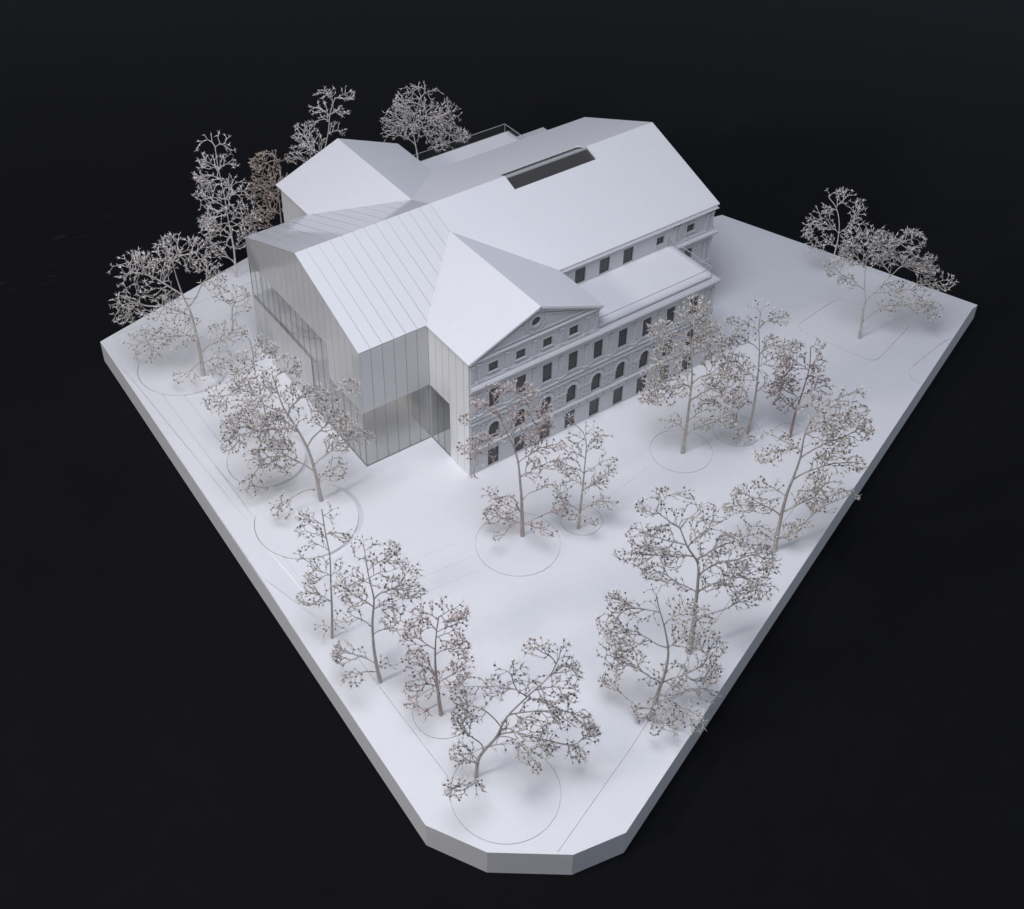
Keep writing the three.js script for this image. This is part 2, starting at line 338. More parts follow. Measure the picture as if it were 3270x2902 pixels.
  const holes2 = [...french.map((x) => rect(x - 0.0087, x + 0.0087, 0.1478, 0.1717)), ...small.map((x) => rect(x - 0.0071, x + 0.0071, 0.1558, 0.1690)), archOutline(0.4243, A.half, 0.0990, 0.1214), rect(0.4243 - 0.0079, 0.4243 + 0.0079, 0.0012, 0.0294), archOutline(0.4243, A.half, A.sill, A.spring)];
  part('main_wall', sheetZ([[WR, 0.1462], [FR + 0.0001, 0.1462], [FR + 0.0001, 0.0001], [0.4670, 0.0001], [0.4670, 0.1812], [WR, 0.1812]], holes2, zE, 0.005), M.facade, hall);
  for (const x of french) aWindow(x, 0.0087, 0.1478, 0.1717, zE, { surround: 0, sill: false, bars: [1, 0] });
  for (const x of small) aWindow(x, 0.0071, 0.1558, 0.1690, zE, { bars: [1, 1] });
  aWindow(0.4243, A.half, 0.0990, 0.1214, zE, { arch: true, bars: [2, 3], surround: 0, sill: false });
  aWindow(0.4243, 0.0079, 0.0012, 0.0294, zE, { surround: 0, sill: false });
  aWindow(0.4243, A.half, A.sill, A.spring, zE, { arch: true, bars: [2, 3], surround: 0, sill: false });

  // attic of the wing with its pediment
  const ped = (x) => yE + (x < xC ? x - xL : xR - x) * (yW - yE) / (xC - xL) - 0.0034;
  const attic = [0, 1, 2, 3].map((k) => rect(bay(k) - 0.0069 - 0.0012, bay(k) + 0.0069 - 0.0012, 0.1545, 0.1682));
  part('pediment_wall', sheetZ([[W0, 0.1453], [WR, 0.1453], [WR, ped(WR)], [xC, ped(xC)], [W0, ped(W0)]], [...attic, circle(0.0966, 0.2017, 0.0066, 36)], 0, 0.006), M.facade, hall);
  for (let k = 0; k < 4; k++) aWindow(bay(k) - 0.0012, 0.0069, 0.1545, 0.1682, 0, { bars: [1, 1], warm: true, surround: 0.002, back: 0.0012 });
  {
    const o = new THREE.Group(); o.name = 'oculus'; hall.add(o);
    part('pane', sheetZ(circle(0.0966, 0.2017, 0.0070, 36), [], -0.0012, 0.001), M.windowWarm, o);
    part('ring', [sheetZ(circle(0.0966, 0.2017, 0.0092, 40), [circle(0.0966, 0.2017, 0.0067, 40)], 0.0019, 0.0018), sheetZ(circle(0.0966, 0.2017, 0.0112, 40), [circle(0.0966, 0.2017, 0.0093, 40)], 0.0009, 0.0008)], M.facade, o);
  }
  // raised frames in the pediment, cut back by an arc round the oculus
  for (const s of [-1, 1]) {
    const inset = (d) => {
      const c = [0.0966, 0.2017], r = 0.0142 + d, base = 0.1843 + d, tip = s < 0 ? 0.0222 : 0.1768, pts = [];
      const slope = (x) => ped(x) - 0.0062 - d * 1.08;
      const tipX = tip - s * d * 3.2; pts.push([tipX, Math.max(base, slope(tipX))]);
      const arc = [];
      for (let i = 0; i <= 60; i++) { const a = -Math.PI / 2 + s * (i / 60) * Math.PI * 0.95, x = c[0] + r * Math.cos(a), y = c[1] + r * Math.sin(a); if (y > base && y < slope(x) && (x - c[0]) * s > 0) arc.push([x, y]); }
      if (s < 0) arc.forEach((q) => { }); 
      if (arc.length) { pts.push([arc[0][0], base]); pts.push(...arc); const e = arc[arc.length - 1]; pts.push([e[0], slope(e[0])]); }
      return clean(pts);
    };
    part('pediment_frame', [sheetZ(inset(0), [inset(0.0017)], 0.0016, 0.0015), sheetZ(inset(0.0017), [inset(0.0026)], 0.0007, 0.0006)], M.facade, hall);
  }
  const P = (list, name, paths) => part(name, paths.map((p) => moulding(p, list)), M.facade, hall);
  // raking and level cornices of the pediment
  P([[-0.0005, 0.1753], [0.0012, 0.1753], [0.0014, 0.1772], [0.0026, 0.1782], [0.0029, 0.1797], [0.0013, 0.1812], [-0.0005, 0.1816]], 'pediment_cornice', [[[W0 + 0.0005, 0], [WR, 0], [WR, zE]]]);
  const rake = (x0, x1, a, b, out) => sheetZ([[x0, ped(x0) - b], [x1, ped(x1) - b], [x1, ped(x1) - a], [x0, ped(x0) - a]], [], out, out - 0.0001);
  part('raking_cornice', [rake(W0, xC - 0.0001, 0.0002, 0.0021, 0.0030), rake(xC + 0.0001, WR, 0.0002, 0.0021, 0.0030), rake(W0 + 0.006, xC - 0.0001, 0.0022, 0.0038, 0.0014), rake(xC + 0.0001, WR - 0.006, 0.0022, 0.0038, 0.0014)], M.facade, hall);

  const front = [[[W0, 0], [FR, 0], [FR, zE]]], side = [[[FR, zE], [0.4670, zE], [0.4670, zB]]], both = [...front, ...side];
  const bandAt = (y0, y1, out) => [[-0.0005, y0], [out, y0], [out, y1 - 0.0003], [out - 0.0003, y1], [-0.0005, y1]];
  // great cornice over the upper windows
  const corn = [[-0.0005, 0.1312], [0.0010, 0.1312], [0.0011, 0.1335], [0.0022, 0.1350], [0.0026, 0.1372], [0.0048, 0.1380], [0.0060, 0.1396], [0.0063, 0.1416], [0.0053, 0.1424], [0.0050, 0.1434], [0.0030, 0.1440], [0.0026, 0.1450], [-0.0005, 0.1453]];
  P(corn, 'cornice', [...both, [[FR, zB - 0.0002], [FR, zRear], [W0, zRear]]]);
  P([[-0.0005, 0.1288], [0.0008, 0.1288], [0.0011, 0.1311], [-0.0005, 0.1311]], 'architrave', both);
  // mouldings at the foot of the attic
  for (const p of [[[W0, 0], [WR, 0]], [[FR + 0.0001, zE], [0.4670, zE], [0.4670, zB]]]) { P(bandAt(0.14535, 0.1478, 0.0022), 'attic_plinth', [p]); P(bandAt(0.14785, 0.1494, 0.0010), 'attic_moulding', [p]); }
  // eaves moulding of the main roof
  P([[-0.0005, 0.1760], [0.0012, 0.1760], [0.0016, 0.1778], [0.0040, 0.1790], [0.0044, 0.1799], [-0.0005, 0.1799]], 'eaves_moulding', [[[WR + 0.0002, zE], [0.4670, zE], [0.4670, zB]]]);
  // string courses
  P(bandAt(0.0302, 0.0314, 0.0013), 'string_course', both);
  P([[-0.0005, 0.0384], [0.0024, 0.0384], [0.0026, 0.0400], [0.0042, 0.0412], [0.0040, 0.0424], [-0.0005, 0.0428]], 'string_course', both);
  P([[-0.0005, 0.0824], [0.0016, 0.0824], [0.0028, 0.0834], [0.0026, 0.0844], [-0.0005, 0.0848]], 'string_course', both);
  P(bandAt(0.0849, 0.0888, 0.0009), 'frieze', both);
  P([[-0.0005, 0.0889], [0.0014, 0.0889], [0.0028, 0.0900], [0.0026, 0.0910], [-0.0005, 0.0913]], 'string_course', both);
  P(bandAt(0.0914, 0.0950, 0.0008), 'pedestal_course', both);
  P(bandAt(0.0951, 0.0960, 0.0014), 'pedestal_course', both);
  // between the openings: impost bands, arch rings, coursed stones
  const piers = [];
  for (let k = 0; k <= 9; k++) piers.push([k ? bay(k - 1) : null, k < 9 ? bay(k) : null]);
  for (const [l, r] of piers) part('impost_band', box(l === null ? W0 + 0.0003 : l + A.half, r === null ? FR - 0.0003 : r - A.half, 0.0638, 0.0655, 0.00003, 0.0020), M.facade, hall);
  for (const [x, z] of [...Array.from({ length: 9 }, (_, k) => [bay(k), 0])]) {
    const ring = []; for (let i = 0; i <= 20; i++) { const a = Math.PI * i / 20; ring.push([x + 0.0127 * Math.cos(a), 0.0656 + 0.0127 * Math.sin(a)]); }
    for (let i = 20; i >= 0; i--) { const a = Math.PI * i / 20; ring.push([x + A.half * Math.cos(a), 0.0656 + A.half * Math.sin(a)]); }
    part('arch_ring', sheetZ(ring, [], 0.0017, 0.00168), M.facade, hall);
  }
  const JOINT = 0.0010, proud = 0.0013;
  const stone = (x0, x1, y0, y1, z = 0) => { if (x1 - x0 > 0.0016) part('stone', box(x0 + JOINT / 2, x1 - JOINT / 2, y0 + JOINT / 2, y1 - JOINT / 2, z + 0.00002, z + proud), M.facade, hall); };
  const courses = [];
  for (let i = 0; i < 5; i++) courses.push([0.0429 + i * 0.00418, 0.0429 + (i + 1) * 0.00418, i]);
  for (let i = 0; i < 4; i++) courses.push([0.0656 + i * 0.0042, 0.0656 + (i + 1) * 0.0042, i]);
  for (const [y0, y1, i] of courses) {
    const mid = (y0 + y1) / 2 < 0.0656 ? A.half : (y0 - 0.0656 < 0.0127 ? Math.max(Math.sqrt(Math.max(0, 0.0127 ** 2 - (y0 - 0.0656) ** 2)), 0.001) : 0);
    for (const [l, r] of piers) {
      const a = l === null ? W0 + 0.0002 : l + mid, b = r === null ? FR - 0.0002 : r - mid, c = l === null ? bay(0) - 0.02005 : l + 0.02005;
      const cuts = i % 2 ? [c - 0.0061, c + 0.0061] : [c, c - 0.0122, c + 0.0122];
      const xs = [a, ...cuts.filter((x) => x > a + 0.0025 && x < b - 0.0025).sort((p, q) => p - q), b];
      for (let k = 0; k + 1 < xs.length; k++) stone(xs[k], xs[k + 1], y0, y1);
    }
  }
  for (let k = 0; k < 30; k++) stone(W0 + 0.0008 + k * 0.01298, W0 + 0.0008 + (k + 1) * 0.01298, 0.0315, 0.0383);
  for (let i = 0; i < 9; i++) for (const [x0, x1] of [[FR + 0.002, 0.4243 - A.half - 0.001], [0.4243 + A.half + 0.001, 0.4668]]) { const y = 0.0429 + i * 0.0042 + (i > 4 ? 0.0017 : 0); if (y + 0.0042 < 0.0826) stone(x0, x1, y, y + 0.0042, zE); }
  // pilasters with pedestals and capitals
  function pilaster(x, z, y0, y1, w = 0.0046, pedestal = true) {
    const p = new THREE.Group(); p.name = 'pilaster'; hall.add(p);
    part('shaft', box(x - w / 2, x + w / 2, y0, y1 - 0.0026, z + 0.00003, z + 0.0017), M.facade, p);
    part('capital', [box(x - w / 2 - 0.0007, x + w / 2 + 0.0007, y1 - 0.0025, y1 - 0.0004, z + 0.00003, z + 0.0025), box(x - w / 2 - 0.0003, x + w / 2 + 0.0003, y1 - 0.0052, y1 - 0.0045, z + 0.0017, z + 0.0023)], M.facade, p);
    if (pedestal) part('pedestal', [box(x - 0.0035, x + 0.0035, y0 - 0.0050, y0 - 0.0010, z + 0.00082, z + 0.0025), box(x - 0.0039, x + 0.0039, y0 - 0.00095, y0 - 0.00005, z + 0.00142, z + 0.0034)], M.facade, p);
  }
  for (let k = 0; k < 8; k++) pilaster(bay(k) + 0.02005, 0, 0.0962, 0.1288);
  for (const x of [0.0048, 0.0150, 0.3790, 0.3890]) pilaster(x, 0, 0.0962, 0.1288);
  for (const x of [0.0048, 0.0150, 0.0555, 0.0955, 0.1355, 0.1755, 0.1905]) pilaster(x, 0, 0.1496, 0.1745, 0.0046, false);
  for (const x of [0.0150, 0.0555, 0.0955, 0.1355, 0.1755]) part('attic_pedestal', box(x - 0.0036, x + 0.0036, 0.1479, 0.1496, 0.00102, 0.0024), M.facade, hall);
  for (const x of [0.3958, 0.4035, 0.4540, 0.4630]) { pilaster(x, zE, 0.1496, 0.1752, 0.0042, false); pilaster(x, zE, 0.0962, 0.1288); }
  part('impost_band', [box(FR + 0.0005, 0.4243 - A.half - 0.0045, 0.1206, 0.1222, zE + 0.00003, zE + 0.0012), box(0.4243 + A.half + 0.0045, 0.4510, 0.1206, 0.1222, zE + 0.00003, zE + 0.0012)], M.facade, hall);

  // terraces with glass balustrades
  function terrace(z0, z1, edge) {
    const s = Math.sign(edge - z0);
    part('terrace_floor', box(WR + 0.0002, 0.3838, 0.1448, 0.1470, Math.min(z0 + s * 0.0002, z1), Math.max(z0 + s * 0.0002, z1)), M.white, hall);
    part('kerb', box(0.3840, 0.3916, 0.14532, 0.1462, Math.min(z0 + s * 0.0002, edge), Math.max(z0 + s * 0.0002, edge)), M.white, hall);
    const b = new THREE.Group(); b.name = 'balustrade'; hall.add(b);
    const ze = z1 + s * 0.0006, top = 0.1612;
    part('pane', box(WR, 0.3856, 0.1464, top, ze - 0.0005, ze + 0.0005), M.railing, b);
    part('pane', box(0.3852, 0.3862, 0.1464, top, Math.min(z0 + s * 0.0003, ze - s * 0.0006), Math.max(z0 + s * 0.0003, ze - s * 0.0006)), M.railing, b);
    part('edge_strip', [box(WR, 0.3862, top + 0.00002, top + 0.0005, ze - 0.0005, ze + 0.0005), box(0.3852, 0.3862, top + 0.00002, top + 0.0005, Math.min(z0 + s * 0.0003, ze - s * 0.0006), Math.max(z0 + s * 0.0003, ze - s * 0.0006)),
      box(0.3857, 0.3862, 0.1464, top, ze - 0.0005, ze + 0.0005), box(0.3852, 0.3862, 0.1464, top, z0 + s * 0.00005, z0 + s * 0.0003)], M.edge, b);
    part('base_channel', box(WR, 0.3850, 0.14532, 0.1463, z1 + s * 0.0012, z1 + s * 0.0020), M.jointDark, b);
  }
  terrace(zE, -0.0016, -0.0002);
  terrace(zB, zRear + 0.0016, zRear + 0.0002);
}

// ------------------------------------------------------------------ the glazed extension
const ext = thing('glazed_extension', 'smooth gabled extension of white and clear panels joined to the left of the classical building', 'model extension');
{
  const N = 6, PW = -xG / N, S = 0.0007, TH = 0.0013;                             // panel width, seam, thickness
  // roof: bare deck, then a panel between each pair of seams
  const valF = (x) => x <= xL ? zE : zE + (x - xL) / (xC - xL) * (zMf - zE), valB = (x) => x <= xL ? zB : zB + (x - xL) / (xC - xL) * (zMr - zB);
  const dn = 0.0006;
  part('roof_deck', [
    slab([[xG + 0.0012, yE - dn, zE - 0.0010], [xL, yE - dn, zE - 0.0010], [xC, yW - dn, zMf - 0.001], [xC, yR - dn, zR], [xG + 0.0012, yR - dn, zR]], 0.0015),
    slab([[xG + 0.0012, yE - dn, zB + 0.0010], [xL, yE - dn, zB + 0.0010], [xC, yW - dn, zMr + 0.001], [xC, yR - dn, zR], [xG + 0.0012, yR - dn, zR]], 0.0015),
  ], M.seam, ext);
  for (let k = 0; k < 12; k++) {
    const a = xG + k * 0.01636 + (k ? S * 0.7 : 0), b = Math.min(xC - 0.0003, xG + (k + 1) * 0.01636 - S * 0.7);
    for (const [val, f] of [[valF, slopeF], [valB, slopeB]]) {
      const p = [[a, yR, zR], [b, yR, zR], [b, f(val(b)), val(b)]];
      if (a < xL && b > xL) p.push([xL, yE, val(xL)]);
      p.push([a, f(val(a)), val(a)]);
      part('roof_panel', slab(p, 0.0005), M.roofAcrylic, ext);
    }
  }
  // end wall: 18 upright panels between seams; white above and below, clear in the band and the lobby
  const D = (zE - zB) / 18, under = (z) => (z > zR ? slopeF(z) : slopeB(z)) - 0.0016;
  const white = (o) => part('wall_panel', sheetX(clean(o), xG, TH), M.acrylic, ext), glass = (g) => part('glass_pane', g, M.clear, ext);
  for (let k = 0; k < 18; k++) {
    const z1 = zE - k * D - (k ? S / 2 : 0.0001), z0 = zE - (k + 1) * D + (k < 17 ? S / 2 : 0.0001), foot = k < 5 ? 0.0887 : 0.1428;
    const up = [[z1, foot], [z1, under(z1)]]; if (z1 > zR && z0 < zR) up.push([zR, under(zR)]); up.push([z0, under(z0)], [z0, foot]);
    white(up);
    if (k >= 8) white([[z1, 0.0006], [z1, 0.0842], [z0, 0.0842], [z0, 0.0006]]);
    glass(box(xG + 0.0001, xG + 0.0010, k < 8 ? 0.0009 : 0.0846, k < 5 ? 0.0884 : 0.1426, z0, z1));
  }
  // front wall and rear wall: six panels each
  for (let k = 0; k < N; k++) {
    const a = xG + k * PW + (k ? S / 2 : TH + 0.0002), b = xG + (k + 1) * PW - S / 2;
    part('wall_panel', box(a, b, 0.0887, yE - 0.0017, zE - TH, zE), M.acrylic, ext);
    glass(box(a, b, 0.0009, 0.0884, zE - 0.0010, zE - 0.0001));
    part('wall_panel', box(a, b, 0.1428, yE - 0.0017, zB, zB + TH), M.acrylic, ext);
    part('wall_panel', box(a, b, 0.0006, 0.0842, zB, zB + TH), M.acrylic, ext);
    glass(box(a, b, 0.0846, 0.1426, zB + 0.0001, zB + 0.0010));
  }
  // dark seams: a bead stands in each joint
  const bead = [];
  for (let k = 1; k < 18; k++) { const z = zE - k * D, foot = k < 5 ? 0.0887 : 0.1428; bead.push(box(xG + 0.0002, xG + TH - 0.0001, foot, under(z) - 0.0003, z - S / 2, z + S / 2)); if (k >= 8) bead.push(box(xG + 0.0002, xG + TH - 0.0001, 0.0006, 0.0842, z - S / 2, z + S / 2)); bead.push(box(xG + 0.0003, xG + 0.0009, k < 8 ? 0.0009 : 0.0846, k < 5 ? 0.0884 : 0.1426, z - 0.00022, z + 0.00022)); }
  for (let k = 1; k < N; k++) { const x = xG + k * PW; bead.push(box(x - S / 2, x + S / 2, 0.0887, yE - 0.002, zE - TH, zE - 0.0002), box(x - 0.00022, x + 0.00022, 0.0009, 0.0884, zE - 0.0009, zE - 0.0003), box(x - 0.00022, x + 0.00022, 0.0846, 0.1426, zB + 0.0003, zB + 0.0009)); }
  bead.push(box(xG + 0.0002, xG + 0.0011, 0.0009, 0.0884, zE - 0.0011, zE - 0.0003), box(xG + 0.0002, xG + 0.0011, 0.0846, 0.1426, zB + 0.0003, zB + 0.0011));
  const beads = part('joint_beads', bead, M.jointDark, ext); beads.userData.kind = 'stuff';
  part('base_channel', [box(xG, xG + 0.0012, 0.0001, 0.0008, zE - 8 * D, zE - 0.0013), box(xG, -0.0002, 0.0001, 0.0008, zE - 0.0012, zE)], M.jointDark, ext);
  // inside: floors, ceilings, walls and a stair seen through the clear band
  part('floor', box(xG + 0.0016, -0.0003, 0.0001, 0.0006, zE - 8 * D, zE - 0.0014), M.white, ext);
  part('lower_block', box(xG + 0.0026, -0.0008, 0.0002, 0.0838, zB + 0.0022, zE - 8 * D - 0.0003), M.white, ext);
  part('gallery_floor', box(xG + 0.0032, -0.0008, 0.0850, 0.0874, zB + 0.0022, -0.2090), M.white, ext);
  part('gap_shade_strip', box(xG + 0.0013, xG + 0.0030, 0.0848, 0.0872, zB + 0.0024, -0.2090), M.jointDark, ext);  // dark strip painted in for the shade under the clear band
  part('ceiling', [box(xG + 0.0018, -0.0006, 0.0890, 0.0915, -0.1690, zE - 0.0018), box(xG + 0.0018, -0.0006, 0.0890, 0.1450, -0.1712, -0.1692), box(xG + 0.0018, -0.0006, 0.1430, 0.1455, zB + 0.0018, -0.1714)], M.white, ext);
  part('inner_wall', [box(-0.0005, 0.0012, 0.0002, 0.1795, zB + 0.0004, zE - 0.0056), box(-0.0600, -0.0585, 0.0876, 0.1428, -0.3560, -0.1720), box(-0.0580, -0.0010, 0.0876, 0.1428, -0.3575, -0.3560)], M.white, ext);
  const steps = []; for (let i = 0; i < 14; i++) { const z = -0.3150 + i * 0.0102; steps.push(box(-0.0840, -0.0604, 0.0878 + i * 0.0037, 0.0878 + i * 0.0037 + 0.0016, z, z + 0.0105)); }
  const stair = new THREE.Group(); stair.name = 'stair'; ext.add(stair);
  for (const g of steps) part('step', g, M.white, stair);
  // the wing's flank, clad in the same panels; the two panes next to the hall are clear below
  const zs = [zE + 0.0001, -0.0710, -0.0560, -0.0418, -0.0262, -0.0099, -0.0001];
  for (let k = 0; k < 6; k++) {
    const a = zs[k] + (k ? S / 2 : 0), b = zs[k + 1] - (k < 5 ? S / 2 : 0);
    part('wall_panel', box(0, TH, k < 3 ? 0.0887 : 0.0004, 0.1806, a, b), M.opal, ext);
    if (k < 3) glass(box(0.0001, 0.0010, 0.0009, 0.0884, a, b));
  }
  part('base_channel', box(0, 0.0012, 0.0001, 0.0008, zE + 0.0002, -0.0420), M.jointDark, ext);
  const b2 = []; for (let k = 1; k < 6; k++) b2.push(box(0.0002, TH, k < 3 ? 0.0887 : 0.0004, 0.1800, zs[k] - S / 2, zs[k] + S / 2)); b2.push(box(0.0003, 0.0009, 0.0009, 0.0884, zs[1] - 0.00022, zs[1] + 0.00022), box(0.0003, 0.0009, 0.0009, 0.0884, zs[2] - 0.00022, zs[2] + 0.00022));
  const bb = part('joint_beads', b2, M.jointDark, ext); bb.userData.kind = 'stuff';
  part('inner_wall', [box(0.0016, 0.0900, 0.0002, 0.0883, zE - 0.0050, zE - 0.0002), box(0.0900, 0.0917, 0.0002, 0.0883, zE, -0.0064)], M.white, ext);
  part('floor', box(0.0016, 0.0898, 0.0001, 0.0006, zE, -0.0064), M.white, ext);
  // rear wing flank
  for (let k = 0; k < 6; k++) { const a = zRear + 0.0002 + k * 0.01411 + S / 2, b = zRear + 0.0002 + (k + 1) * 0.01411 - S / 2; part('wall_panel', box(0, TH, 0.0004, 0.1806, a, b), M.opal, ext); }
  part('joint_backing', box(TH + 0.0001, W0 - 0.0001, 0.0004, 0.1785, zRear + 0.0002, zB - 0.0003), M.jointDark, ext);
}

